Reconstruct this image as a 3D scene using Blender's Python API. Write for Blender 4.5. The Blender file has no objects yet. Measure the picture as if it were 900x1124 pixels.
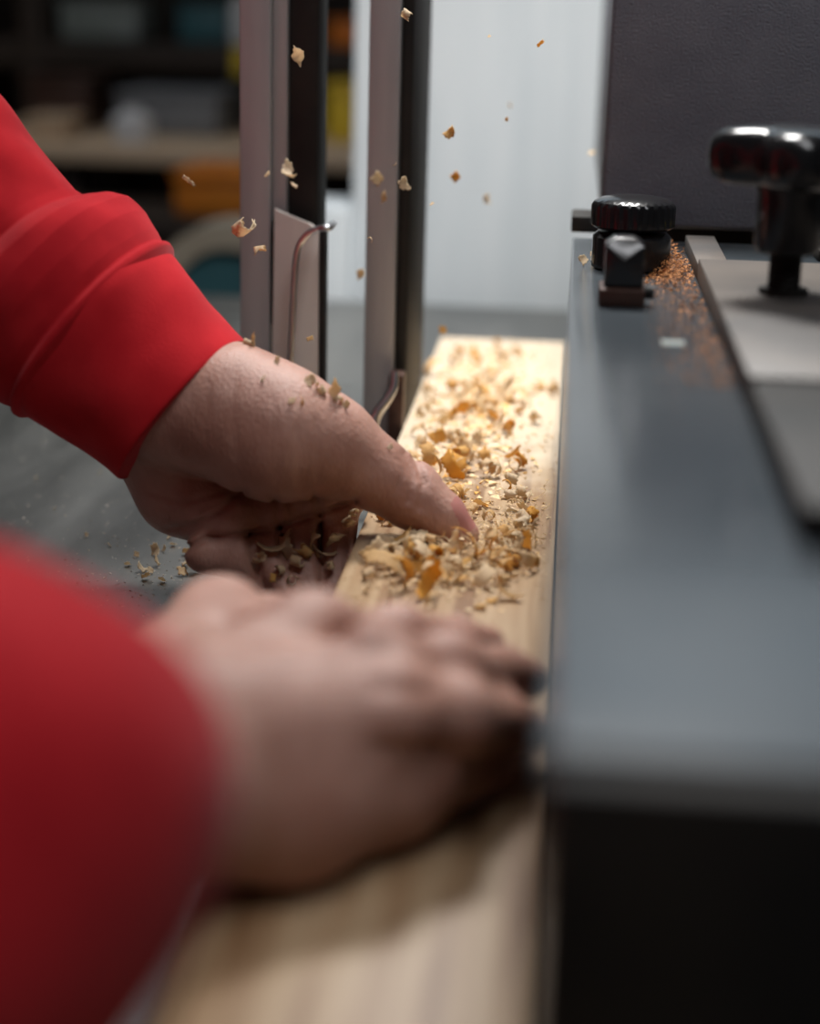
import bpy, bmesh, math, random
import numpy as np
from mathutils import Vector, Matrix

# ------------------------------------------------------------------ camera
F = 1900.0                       # focal length in pixels of the 900x1124 frame
CAM = np.array([0.0, 0.0, 1.19])

def camera_axes(vx=642., vy=-5., roll=math.radians(1.5)):
    d = np.array([(vx - 450) / F, (562 - vy) / F, 1.0]); d /= np.linalg.norm(d)
    ux, uy = math.sin(roll), math.cos(roll)
    t = -(ux * d[0] + uy * d[1]) / d[2]
    u = np.array([ux, uy, t]); u /= np.linalg.norm(u)
    x = np.cross(d, u)
    if x[0] < 0: x = -x
    return np.array([x, d, u])   # rows: world axes seen in (right, up, forward)
AX = camera_axes()
RIGHT, UP, FWD = AX[:, 0], AX[:, 1], AX[:, 2]

def ray(px, py): return AX @ np.array([(px - 450) / F, -(py - 562) / F, 1.0])
def at(px, py, d): return CAM + ray(px, py) * d                 # a real point at depth d
def onz(px, py, z):
    r = ray(px, py); return CAM + r * ((z - CAM[2]) / r[2])     # the same on a level plane
def to_px(P):
    q = (np.asarray(P, float) - CAM) @ AX
    return 450 + F * q[..., 0] / q[..., 2], 562 - F * q[..., 1] / q[..., 2], q[..., 2]

sc = bpy.context.scene
C = sc.collection
cd = bpy.data.cameras.new('camera'); cam = bpy.data.objects.new('camera', cd); C.objects.link(cam)
cd.sensor_fit = 'VERTICAL'; cd.sensor_height = 36.0; cd.lens = 36.0 * F / 1124.0
mw = Matrix.Identity(4)
for i in range(3):
    mw[i][0] = RIGHT[i]; mw[i][1] = UP[i]; mw[i][2] = -FWD[i]; mw[i][3] = CAM[i]
cam.matrix_world = mw
cd.clip_start = 0.02
cd.dof.use_dof = True; cd.dof.focus_distance = 0.87; cd.dof.aperture_fstop = 3.5
sc.camera = cam

# ------------------------------------------------------------------ light
w = bpy.data.worlds.new('world'); sc.world = w; w.use_nodes = True
bg = w.node_tree.nodes['Background']
bg.inputs[0].default_value = (0.62, 0.72, 0.80, 1); bg.inputs[1].default_value = 0.26

def area(name, loc, target, sx, sy, power, col, spread=None):
    l = bpy.data.lights.new(name, 'AREA'); l.shape = 'RECTANGLE'; l.size = sx; l.size_y = sy
    l.energy = power; l.color = col
    if spread: l.spread = math.radians(spread)
    o = bpy.data.objects.new(name, l); C.objects.link(o); o.location = loc
    o.rotation_euler = (Vector(target) - Vector(loc)).to_track_quat('-Z', 'Y').to_euler()
    return o
area('window_daylight', (0.2, 4.45, 2.75), (0, 0.6, 1.0), 2.6, 0.9, 5, (0.72, 0.88, 1.0))
area('work_light', (-0.03, 1.16, 1.78), (-0.045, 1.10, 0.94), 0.22, 0.18, 7.6, (1.0, 0.98, 0.95), spread=125)
area('ceiling_fill_light', (0.2, 0.3, 2.75), (0.0, 0.6, 0.95), 0.5, 1.4, 19, (0.96, 0.97, 1.0))  # fill light added overhead, out of view, to lift the hands
area('left_fill_light', (-0.95, 2.1, 2.75), (-0.3, 0.95, 0.95), 0.4, 1.5, 11, (0.96, 0.97, 1.0))  # second added fill, out of view, brightening the left of the table

sc.view_settings.view_transform = 'Standard'
sc.view_settings.look = 'None'
sc.view_settings.exposure = 0.0
sc.view_settings.gamma = 1.0
sc.view_settings.use_curve_mapping = False
sc.cycles.use_denoising = True

# ------------------------------------------------------------------ materials
def material(name, col, rough=0.5, metal=0.0, spec=0.5, col2=None, noise=8.0, bump=0.0, bump_scale=200.0,
             stretch=(1, 1, 1), sheen=0.0, sss=0.0, contrast=(0.35, 0.65), coat=0.0, per_object=None, emit=None,
             rough2=None):
    m = bpy.data.materials.new(name); m.use_nodes = True
    nt = m.node_tree; N = nt.nodes; L = nt.links
    b = N['Principled BSDF']
    b.inputs['Base Color'].default_value = (*col, 1)
    b.inputs['Roughness'].default_value = rough
    b.inputs['Metallic'].default_value = metal
    b.inputs['Specular IOR Level'].default_value = spec
    b.inputs['Coat Weight'].default_value = coat
    if sheen: b.inputs['Sheen Weight'].default_value = sheen; b.inputs['Sheen Roughness'].default_value = 0.5
    if sss:
        b.inputs['Subsurface Weight'].default_value = sss
        b.inputs['Subsurface Radius'].default_value = (1.0, 0.36, 0.22); b.inputs['Subsurface Scale'].default_value = 0.006
    tc = N.new('ShaderNodeTexCoord'); mp = N.new('ShaderNodeMapping'); mp.inputs['Scale'].default_value = stretch
    L.new(tc.outputs['Object'], mp.inputs['Vector'])
    last = None
    if col2 is not None:
        n = N.new('ShaderNodeTexNoise'); n.inputs['Scale'].default_value = noise; n.inputs['Detail'].default_value = 5
        L.new(mp.outputs[0], n.inputs['Vector'])
        r = N.new('ShaderNodeMapRange'); r.inputs[1].default_value = contrast[0]; r.inputs[2].default_value = contrast[1]
        L.new(n.outputs[0], r.inputs[0])
        mx = N.new('ShaderNodeMix'); mx.data_type = 'RGBA'
        mx.inputs[6].default_value = (*col, 1); mx.inputs[7].default_value = (*col2, 1)
        L.new(r.outputs[0], mx.inputs[0]); last = mx.outputs[2]
        if rough2 is not None:
            rr = N.new('ShaderNodeMapRange'); rr.inputs[3].default_value = rough; rr.inputs[4].default_value = rough2
            L.new(r.outputs[0], rr.inputs[0]); L.new(rr.outputs[0], b.inputs['Roughness'])
    if per_object is not None:
        oi = N.new('ShaderNodeObjectInfo'); cr = N.new('ShaderNodeValToRGB')
        els = cr.color_ramp.elements
        for k, (p, c) in enumerate(per_object):
            e = els[k] if k < 2 else els.new(p)
            e.position = p; e.color = (*c, 1)
        L.new(oi.outputs['Random'], cr.inputs[0]); last = cr.outputs[0]
    if last is not None: L.new(last, b.inputs['Base Color'])
    if bump:
        n2 = N.new('ShaderNodeTexNoise'); n2.inputs['Scale'].default_value = bump_scale; n2.inputs['Detail'].default_value = 4
        L.new(mp.outputs[0], n2.inputs['Vector'])
        bp = N.new('ShaderNodeBump'); bp.inputs['Strength'].default_value = bump; bp.inputs['Distance'].default_value = 0.001
        L.new(n2.outputs[0], bp.inputs['Height']); L.new(bp.outputs[0], b.inputs['Normal'])
    if emit:
        b.inputs['Emission Color'].default_value = (*emit[0], 1); b.inputs['Emission Strength'].default_value = emit[1]
    return m

M = {}
M['skin'] = material('skin', (0.36, 0.185, 0.138), 0.48, col2=(0.46, 0.262, 0.206), noise=45, contrast=(0.4, 0.6), bump=0.6, bump_scale=650, stretch=(1.0, 1.0, 0.45), sss=0.18, spec=0.4)
M['nail'] = material('nail', (0.44, 0.19, 0.165), 0.25, spec=0.5, sss=0.15)
M['red'] = material('red_fleece', (0.42, 0.010, 0.017), 0.95, col2=(0.50, 0.015, 0.022), noise=60, bump=0.22, bump_scale=1100, sheen=0.1, spec=0.1)
M['red_rib'] = material('red_rib_knit', (0.46, 0.011, 0.018), 0.95, col2=(0.53, 0.016, 0.023), noise=50, bump=0.25, bump_scale=900, sheen=0.1, spec=0.1)
M['iron'] = material('cast_iron', (0.085, 0.088, 0.085), 0.30, metal=0.5, col2=(0.20, 0.20, 0.19), noise=14, bump=0.25, bump_scale=160, stretch=(1.0, 0.25, 1.0), rough2=0.42)
M['fence'] = material('fence_metal', (0.062, 0.074, 0.084), 0.18, metal=0.05, spec=0.35, col2=(0.080, 0.090, 0.098), noise=9, bump=0.04, bump_scale=500, rough2=0.25)
M['dusty'] = material('dusty_plate', (0.062, 0.057, 0.054), 0.5, metal=0.2, col2=(0.12, 0.10, 0.085), noise=16, bump=0.2, bump_scale=300)
M['black'] = material('black_plastic', (0.008, 0.008, 0.009), 0.22, spec=0.5, col2=(0.012, 0.012, 0.013), noise=40, bump=0.05, bump_scale=300)
M['black_matt'] = material('black_rubber', (0.010, 0.0095, 0.009), 0.6, col2=(0.022, 0.019, 0.016), noise=30, bump=0.2, bump_scale=200, spec=0.3)
M['housing'] = material('dark_textured_paint', (0.122, 0.125, 0.148), 0.55, col2=(0.145, 0.147, 0.170), noise=40, bump=0.95, bump_scale=800)
M['pale'] = material('pale_grey_paint', (0.60, 0.655, 0.685), 0.5, col2=(0.68, 0.725, 0.75), noise=5, stretch=(6, 6, 0.6), bump=0.05, bump_scale=100)
M['post'] = material('grey_aluminium', (0.37, 0.355, 0.355), 0.5, metal=0.1, col2=(0.44, 0.42, 0.415), noise=20, stretch=(4, 4, 0.4), bump=0.08, bump_scale=300)
M['beige'] = material('beige_plate', (0.60, 0.53, 0.48), 0.5, col2=(0.66, 0.59, 0.53), noise=12, bump=0.05, bump_scale=200)
M['tan'] = material('tan_rim', (0.34, 0.29, 0.22), 0.6, col2=(0.42, 0.36, 0.28), noise=8)
M['chrome'] = material('bright_steel', (0.62, 0.63, 0.65), 0.3, metal=1.0, col2=(0.52, 0.53, 0.55), noise=40)
M['rust'] = material('brown_metal', (0.045, 0.022, 0.016), 0.45, metal=0.3, col2=(0.085, 0.042, 0.03), noise=60)
M['dark_wood'] = material('dark_wood', (0.020, 0.013, 0.009), 0.6, col2=(0.042, 0.027, 0.018), noise=10, stretch=(0.3, 4, 4), bump=0.2, bump_scale=60)
M['bench_wood'] = material('bench_wood', (0.62, 0.46, 0.31), 0.55, col2=(0.74, 0.57, 0.40), noise=8, stretch=(0.3, 4, 4), bump=0.1, bump_scale=60)
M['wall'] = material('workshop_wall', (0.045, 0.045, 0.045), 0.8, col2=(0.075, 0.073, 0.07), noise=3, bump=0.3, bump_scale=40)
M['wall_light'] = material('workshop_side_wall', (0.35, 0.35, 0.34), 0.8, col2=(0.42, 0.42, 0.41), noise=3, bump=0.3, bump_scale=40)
M['concrete'] = material('concrete', (0.16, 0.155, 0.15), 0.7, col2=(0.24, 0.235, 0.225), noise=6, bump=0.4, bump_scale=40)
M['orange'] = material('orange_plastic', (0.75, 0.20, 0.02), 0.4, col2=(0.82, 0.27, 0.03), noise=6)
M['yellow'] = material('yellow_plastic', (0.72, 0.50, 0.03), 0.4, col2=(0.80, 0.58, 0.05), noise=6)
M['white'] = material('white_plastic', (0.82, 0.83, 0.84), 0.4, col2=(0.78, 0.79, 0.80), noise=6)
M['greybox'] = material('grey_box', (0.17, 0.18, 0.195), 0.6, col2=(0.22, 0.23, 0.245), noise=5)
M['teal'] = material('teal_paint', (0.030, 0.105, 0.125), 0.5, col2=(0.045, 0.135, 0.155), noise=5)
M['green_grey'] = material('grey_green_bag', (0.20, 0.23, 0.21), 0.7, col2=(0.27, 0.30, 0.29), noise=6)
M['glass'] = material('window_glow', (0.7, 0.8, 0.9), 0.1, emit=((0.72, 0.88, 1.0), 0.5))
M['tube'] = material('lit_tube', (0.9, 0.9, 0.88), 0.3, emit=((1.0, 0.95, 0.88), 3.0))
CREAM = [(0.0, (0.84, 0.67, 0.44)), (0.3, (0.84, 0.69, 0.48)), (0.62, (0.78, 0.56, 0.29)), (0.86, (0.78, 0.48, 0.14)), (1.0, (0.76, 0.41, 0.07))]
M['shaving'] = material('wood_shaving', (0.75, 0.55, 0.33), 0.6, per_object=CREAM, bump=0.5, bump_scale=300, stretch=(1, 12, 1), spec=0.25)
M['pale_shaving'] = material('pale_wood_shaving', (0.80, 0.68, 0.50), 0.6, per_object=[(0.0, (0.82, 0.70, 0.52)), (1.0, (0.72, 0.55, 0.34))], bump=0.5, bump_scale=300, stretch=(1, 12, 1), spec=0.25)
M['sawdust'] = material('sawdust', (0.76, 0.60, 0.40), 0.8, col2=(0.66, 0.44, 0.20), noise=300)
M['amber'] = material('amber_sawdust', (0.30, 0.095, 0.02), 0.8, col2=(0.48, 0.20, 0.055), noise=300)
M['chips'] = material('golden_wood_chips', (0.80, 0.64, 0.40), 0.7, col2=(0.74, 0.40, 0.085), noise=90, contrast=(0.42, 0.60))
M['grey_dust'] = material('grey_sawdust', (0.55, 0.50, 0.43), 0.8, col2=(0.42, 0.38, 0.32), noise=300)

def translucent(m, amt):
    nt = m.node_tree; N = nt.nodes; L = nt.links; b = N['Principled BSDF']; out = N['Material Output']
    t = N.new('ShaderNodeBsdfTranslucent'); mx = N.new('ShaderNodeMixShader'); mx.inputs[0].default_value = amt
    src = b.inputs['Base Color'].links[0].from_socket
    L.new(src, t.inputs['Color']); L.new(b.outputs[0], mx.inputs[1]); L.new(t.outputs[0], mx.inputs[2]); L.new(mx.outputs[0], out.inputs['Surface'])
translucent(M['shaving'], .5); translucent(M['pale_shaving'], .5)

def wood_board():
    m = bpy.data.materials.new('pine_board'); m.use_nodes = True
    nt = m.node_tree; N = nt.nodes; L = nt.links; b = N['Principled BSDF']
    tc = N.new('ShaderNodeTexCoord'); mp = N.new('ShaderNodeMapping'); mp.inputs['Scale'].default_value = (38, 1.6, 38)
    L.new(tc.outputs['Object'], mp.inputs[0])
    n = N.new('ShaderNodeTexNoise'); n.inputs['Scale'].default_value = 3.0; n.inputs['Detail'].default_value = 6; n.inputs['Distortion'].default_value = 0.6
    L.new(mp.outputs[0], n.inputs['Vector'])
    cr = N.new('ShaderNodeValToRGB')
    e = cr.color_ramp.elements
    e[0].position = 0.36; e[0].color = (0.19, 0.095, 0.04, 1)
    e[1].position = 0.60; e[1].color = (0.40, 0.275, 0.160, 1)
    k = e.new(0.48); k.color = (0.335, 0.212, 0.113, 1)
    L.new(n.outputs[0], cr.inputs[0])
    # far half paler: wood dust plus bright glare, both mixed into the colour
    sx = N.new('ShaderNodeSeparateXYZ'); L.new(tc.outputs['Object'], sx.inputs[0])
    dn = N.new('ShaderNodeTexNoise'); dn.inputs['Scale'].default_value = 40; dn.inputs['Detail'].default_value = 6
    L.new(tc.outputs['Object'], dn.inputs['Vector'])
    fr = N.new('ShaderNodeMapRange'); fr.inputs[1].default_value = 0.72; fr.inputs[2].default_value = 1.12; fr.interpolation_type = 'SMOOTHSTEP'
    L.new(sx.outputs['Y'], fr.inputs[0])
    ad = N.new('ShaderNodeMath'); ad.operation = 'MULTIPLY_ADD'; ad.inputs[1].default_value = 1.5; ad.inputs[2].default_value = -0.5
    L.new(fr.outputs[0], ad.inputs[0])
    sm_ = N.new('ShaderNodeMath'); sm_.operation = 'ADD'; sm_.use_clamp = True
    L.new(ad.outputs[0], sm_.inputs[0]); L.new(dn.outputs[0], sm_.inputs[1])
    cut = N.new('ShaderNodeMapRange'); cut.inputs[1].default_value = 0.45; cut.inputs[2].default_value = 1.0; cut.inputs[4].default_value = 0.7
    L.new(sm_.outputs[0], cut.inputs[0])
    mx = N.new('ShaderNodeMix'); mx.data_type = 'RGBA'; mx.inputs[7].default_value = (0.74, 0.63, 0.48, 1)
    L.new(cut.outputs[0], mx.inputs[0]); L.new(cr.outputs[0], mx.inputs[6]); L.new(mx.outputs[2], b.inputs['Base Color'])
    b.inputs['Roughness'].default_value = 0.48
    bp = N.new('ShaderNodeBump'); bp.inputs['Strength'].default_value = 0.25; bp.inputs['Distance'].default_value = 0.001
    L.new(n.outputs[0], bp.inputs['Height']); L.new(bp.outputs[0], b.inputs['Normal'])
    return m
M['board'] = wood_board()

# ------------------------------------------------------------------ helpers
def obj(name, bm, mat, parent=None, smooth=True):
    me = bpy.data.meshes.new(name)
    bmesh.ops.recalc_face_normals(bm, faces=bm.faces[:])
    bm.to_mesh(me); bm.free()
    if smooth:
        me.polygons.foreach_set('use_smooth', [True] * len(me.polygons))
        try: me.set_sharp_from_angle(angle=math.radians(38))
        except Exception: pass
    me.materials.append(mat)
    o = bpy.data.objects.new(name, me); C.objects.link(o)
    if parent is not None: o.parent = parent; o.matrix_parent_inverse = parent.matrix_basis.inverted()
    return o
def tag(o, label=None, cat=None, group=None, kind=None):
    if label: o['label'] = label
    if cat: o['category'] = cat
    if group: o['group'] = group
    if kind: o['kind'] = kind
    return o
def thing(name, loc, label, cat, group=None):
    o = bpy.data.objects.new(name, None); C.objects.link(o); o.location = loc; o.empty_display_size = 0.02
    return tag(o, label, cat, group)
def box(bm, x0, x1, y0, y1, z0, z1, bev=0.0, seg=2, mat=None):
    r = bmesh.ops.create_cube(bm, size=1.0)
    vs = r['verts']
    for v in vs:
        v.co = Vector(((x0 + x1) / 2 + v.co.x * (x1 - x0), (y0 + y1) / 2 + v.co.y * (y1 - y0), (z0 + z1) / 2 + v.co.z * (z1 - z0)))
    es = list({e for v in vs for e in v.link_edges})
    if bev: 
        r2 = bmesh.ops.bevel(bm, geom=es, offset=bev, segments=seg, profile=0.5, affect='EDGES')
        vs = list({v for f in r2['faces'] for v in f.verts} | {v for v in vs if v.is_valid})
    if mat is not None:
        for v in vs: v.co = mat @ v.co
    return bm
def lathe(bm, prof, cx, cy, seg=40, ribs=None):
    rings = []
    for k, (r, z) in enumerate(prof):
        ring = []
        for i in range(seg):
            a = 2 * math.pi * i / seg
            rr = r
            if ribs and ribs[0] <= k <= ribs[1]: rr = r * (1 + ribs[3] * (1 if (i // ribs[2]) % 2 else -1))
            ring.append(bm.verts.new((cx + rr * math.cos(a), cy + rr * math.sin(a), z)))
        rings.append(ring)
    for a, b in zip(rings[:-1], rings[1:]):
        for i in range(seg):
            j = (i + 1) % seg
            bm.faces.new((a[i], a[j], b[j], b[i]))
    bm.faces.new(rings[0][::-1]); bm.faces.new(rings[-1])
    return bm
def tube(bm, pts, r, seg=12):
    pts = [Vector(p) for p in pts]; rings = []
    up = None
    for k, p in enumerate(pts):
        t = (pts[min(k + 1, len(pts) - 1)] - pts[max(k - 1, 0)]).normalized()
        if up is None:
            up = t.orthogonal().normalized()
        up = (up - t * up.dot(t)).normalized(); s = t.cross(up)
        rr = r[k] if isinstance(r, (list, tuple)) else r
        rings.append([bm.verts.new(p + (up * math.cos(2 * math.pi * i / seg) + s * math.sin(2 * math.pi * i / seg)) * rr) for i in range(seg)])
    for a, b in zip(rings[:-1], rings[1:]):
        for i in range(seg):
            j = (i + 1) % seg; bm.faces.new((a[i], a[j], b[j], b[i]))
    bm.faces.new(rings[0][::-1]); bm.faces.new(rings[-1])
    return bm
def prism(bm, poly, axis, a0, a1, bev=0.0):
    """extrude a closed 2-D outline along an axis ('x','y','z')"""
    def P(u, v, a): return {'x': (a, u, v), 'y': (u, a, v), 'z': (u, v, a)}[axis]
    A = [bm.verts.new(P(u, v, a0)) for u, v in poly]; B = [bm.verts.new(P(u, v, a1)) for u, v in poly]
    n = len(poly); fs = [bm.faces.new(A[::-1]), bm.faces.new(B)]
    for i in range(n):
        j = (i + 1) % n; fs.append(bm.faces.new((A[i], A[j], B[j], B[i])))
    if bev:
        es = list({e for f in fs for e in f.edges})
        bmesh.ops.bevel(bm, geom=es, offset=bev, segments=2, profile=0.5, affect='EDGES')
    return bm
def NB(): return bmesh.new()
def smoothpath(pts, n):
    """Catmull-Rom through pts"""
    P = [np.asarray(p, float) for p in pts]; P = [2 * P[0] - P[1]] + P + [2 * P[-1] - P[-2]]
    out = []
    for i in range(1, len(P) - 2):
        for k in range(n):
            t = k / n; a, b, c, d = P[i - 1], P[i], P[i + 1], P[i + 2]
            out.append(0.5 * ((2 * b) + (c - a) * t + (2 * a - 5 * b + 4 * c - d) * t * t + (3 * b - a - 3 * c + d) * t ** 3))
    out.append(P[-2]); return out

ZB = 0.94      # top of the board
ZT = 0.90      # top of the saw table
ZF = 1.06      # top of the fence
ZP = 1.071     # top of the clamp plate
BX = -0.095    # left edge of the board

# ------------------------------------------------------------------ the workshop
def struct(name, bm, mat): 
    o = obj(name, bm, mat, smooth=False); o['kind'] = 'structure'; return o
struct('floor', box(NB(), -3.6, 3.6, -2.6, 4.72, -0.1, 0.0), M['concrete'])
struct('ceiling', box(NB(), -3.6, 3.6, -2.6, 4.72, 3.4, 3.5), M['wall_light'])
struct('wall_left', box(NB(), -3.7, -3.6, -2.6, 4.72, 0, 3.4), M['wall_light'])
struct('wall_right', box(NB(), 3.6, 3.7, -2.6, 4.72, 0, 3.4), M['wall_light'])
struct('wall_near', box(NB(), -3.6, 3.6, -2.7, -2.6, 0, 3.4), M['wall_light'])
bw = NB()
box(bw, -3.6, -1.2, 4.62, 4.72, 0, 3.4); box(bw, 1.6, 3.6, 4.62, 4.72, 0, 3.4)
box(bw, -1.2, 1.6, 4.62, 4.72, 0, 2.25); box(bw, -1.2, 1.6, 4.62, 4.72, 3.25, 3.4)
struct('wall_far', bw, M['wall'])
wf = NB()
for x in (-1.2, -0.29, 0.63, 1.54): box(wf, x, x + 0.06, 4.6, 4.7, 2.25, 3.25)
box(wf, -1.2, 1.6, 4.6, 4.7, 2.25, 2.31); box(wf, -1.2, 1.6, 4.6, 4.7, 3.19, 3.25)
wo = struct('window_1', wf, M['white'])
obj('pane', box(NB(), -1.14, 1.54, 4.645, 4.655, 2.31, 3.19), M['glass'], wo, smooth=False)
# unseen ceiling tube fixtures added as fill, and the saw's own work lamp
for lx_, ly_, lab in ((0.2, 0.3, 'added fill tube lamp over the fence, out of view'), (-0.95, 2.1, 'added fill tube lamp left of the saw, out of view')):
  tl = thing('fill_lamp', (lx_, ly_, 2.85), lab, 'lamp')
  obj('lamp_housing', box(NB(), lx_ - .22, lx_ + .22, ly_ - .8, ly_ + .8, 2.80, 2.87, 0.01), M['white'], tl)
  obj('tube', tube(NB(), [(lx_, ly_ - .7, 2.785), (lx_, ly_ + .7, 2.785)], 0.014), M['tube'], tl)
  for dy in (-.55, .55): obj('suspension_rod', tube(NB(), [(lx_, ly_ + dy, 2.86), (lx_, ly_ + dy, 3.4)], 0.006), M['chrome'], tl)
wl = thing('work_lamp', (-0.03, 1.16, 1.80), 'work lamp on a bent arm above the far end of the board', 'lamp')
obj('lamp_shade', box(NB(), -0.15, 0.09, 1.06, 1.26, 1.795, 1.83, 0.008), M['white'], wl)
obj('lamp_arm', tube(NB(), smoothpath([(-0.03, 1.16, 1.83), (-0.03, 1.22, 1.90), (-0.04, 1.5, 1.94), (-0.06, 1.74, 1.8), (-0.06, 1.76, 1.40)], 6), 0.007), M['chrome'], wl)

# ------------------------------------------------------------------ saw table, column, housing
tb = thing('saw_table', (-0.1, 0.9, 0), 'dark grey cast iron machine table under the board and hands', 'machine table')
obj('table_top', box(NB(), -0.47, 0.42, 0.02, 1.66, 0.86, ZT, 0.003), M['iron'], tb)
pb = NB(); box(pb, -0.30, 0.20, 0.45, 1.35, 0.0, 0.86, 0.02)
obj('pedestal', pb, M['housing'], tb)

col = thing('machine_column', (-0.1, 1.8, 0), 'tall pale blue-grey painted machine column behind the far end of the board', 'machine column')
obj('upright', box(NB(), -0.217, 0.05, 1.70, 1.98, 0.0, 1.40, 0.004), M['pale'], col)
obj('lower_cover', box(NB(), -0.310, -0.2175, 1.69, 1.80, 0.0, 0.985, 0.004), M['pale'], col)

hs = thing('machine_housing', (0.2, 1.1, 0), 'dark grey textured machine housing panel behind the black knobs', 'machine housing')
obj('cover', box(NB(), 0.0152, 0.56, 0.985, 1.45, ZF + 0.006, 1.235, 0.003, 3), M['housing'], hs)
obj('inner_body', box(NB(), 0.045, 0.54, 1.06, 1.42, ZT, ZF + 0.006, 0.002), M['black_matt'], hs)
obj('latch', box(NB(), -0.001, 0.0152, 0.985, 1.02, 1.062, 1.071, 0.001), M['black_matt'], hs)

# ------------------------------------------------------------------ the board
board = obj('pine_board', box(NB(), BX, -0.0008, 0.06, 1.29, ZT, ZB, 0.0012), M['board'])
tag(board, 'long pale pine board lying against the fence, strewn with shavings', 'board')

# ------------------------------------------------------------------ fence
fe = thing('fence', (0.1, 0.6, ZT), 'long blue-grey metal fence along the right side of the board', 'fence')
RE_ = 0.0006
fp = [(0.978, ZT), (0.978, ZF)] + [(0.285 + RE_ - RE_ * math.sin(a * math.pi / 20), ZF - RE_ + RE_ * math.cos(a * math.pi / 20)) for a in range(11)] + [(0.285, ZT)]
obj('beam', prism(NB(), fp, 'x', 0.0, 0.20, 0.0012), M['fence'], fe)
obj('end_shade', box(NB(), 0.0003, 0.1997, 0.276, 0.2848, ZT + 0.001, ZF - 0.0004, 0.002), M['black_matt'], fe)  # black sheet over the beam's end face, standing in for its shade
rp = NB(); box(rp, 0.0605, 0.076, 0.838, 0.945, ZF, ZF + 0.008, 0.0008)
obj('rail', rp, M['dusty'], fe)
cl = thing('clamp_plate', (0.15, 0.7, ZF), 'raised dusty metal plate under the large lobed knob', 'plate')
obj('plate', prism(NB(), [(0.0605, 0.8375), (0.19, 0.8375), (0.19, 0.57), (0.0605, 0.57)], 'z', ZF + 0.0002, ZP, 0.001), M['dusty'], cl)
obj('plate_end', box(NB(), 0.0605, 0.19, 0.42, 0.5695, ZF + 0.0002, ZP - 0.001, 0.003), M['black_matt'], cl)
tag(obj('label_sticker', box(NB(), 0.037, 0.046, 0.673, 0.683, ZF, ZF + 0.0003, 0.0001), M['green_grey']), 'small white sticker on the top of the metal fence', 'sticker')

# round knurled knob
kc = onz(693, 268, ZF + 0.012); kx, ky = kc[0], kc[1]
kn = thing('round_knob', (kx, ky, ZF), 'black round knurled knob standing on the far end of the fence', 'knob')
obj('collar', lathe(NB(), [(0.0175, ZF), (0.0195, ZF + 0.001), (0.0195, ZF + 0.016), (0.017, ZF + 0.0185), (0.010, ZF + 0.0190)], kx, ky), M['black'], kn)
z0 = ZF + 0.0195
obj('cap', lathe(NB(), [(0.012, z0), (0.0185, z0 + 0.0005), (0.0205, z0 + 0.002), (0.0205, z0 + 0.0115), (0.0195, z0 + 0.0135), (0.0165, z0 + 0.0150), (0.010, z0 + 0.0163), (0.003, z0 + 0.0167)], kx, ky, 108, ribs=(2, 3, 2, 0.016)), M['black'], kn)

# square stop post
sp = onz(683, 338, ZF); sx, sy = sp[0], sp[1] + 0.012
stp = thing('stop_post', (sx, sy, ZF), 'small black stop post with slanted top in front of the round knob', 'stop post')
obj('foot', box(NB(), sx - 0.0105, sx + 0.0095, sy - 0.012, sy + 0.012, ZF, ZF + 0.008, 0.0012), M['rust'], stp)
ph = NB()
A = 0.0085
vb = [ph.verts.new((sx + a * A, sy + b * A, ZF + 0.008)) for a, b in ((-1, -1), (1, -1), (1, 1), (-1, 1))]
vt = [ph.verts.new((sx + a * A, sy + b * A, ZF + 0.0265)) for a, b in ((-1, -1), (1, -1), (1, 1), (-1, 1))]
vf = ph.verts.new((sx, sy - A, ZF + 0.0185))
tp = [ph.verts.new((sx + a * A * 0.55, sy + b * A * 0.6 + 0.002, ZF + 0.0295)) for a, b in ((-1, -1), (1, -1), (1, 1), (-1, 1))]
ph.faces.new(vb[::-1])
ph.faces.new((vb[0], vb[1], vt[1], vf, vt[0])); ph.faces.new((vt[0], vf, vt[1], tp[1], tp[0]))
for i in (1, 2, 3):
    j = (i + 1) % 4; ph.faces.new((vb[i], vb[j], vt[j], vt[i])); ph.faces.new((vt[i], vt[j], tp[j], tp[i]))
ph.faces.new(tp)
bmesh.ops.bevel(ph, geom=ph.edges[:], offset=0.0009, segments=2, profile=0.5, affect='EDGES')
obj('post', ph, M['black'], stp)
obj('set_screw', tube(NB(), [(sx + 0.0095, sy - 0.004, ZF + 0.006), (sx + 0.0135, sy - 0.004, ZF + 0.006)], 0.003), M['black_matt'], stp)

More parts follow.
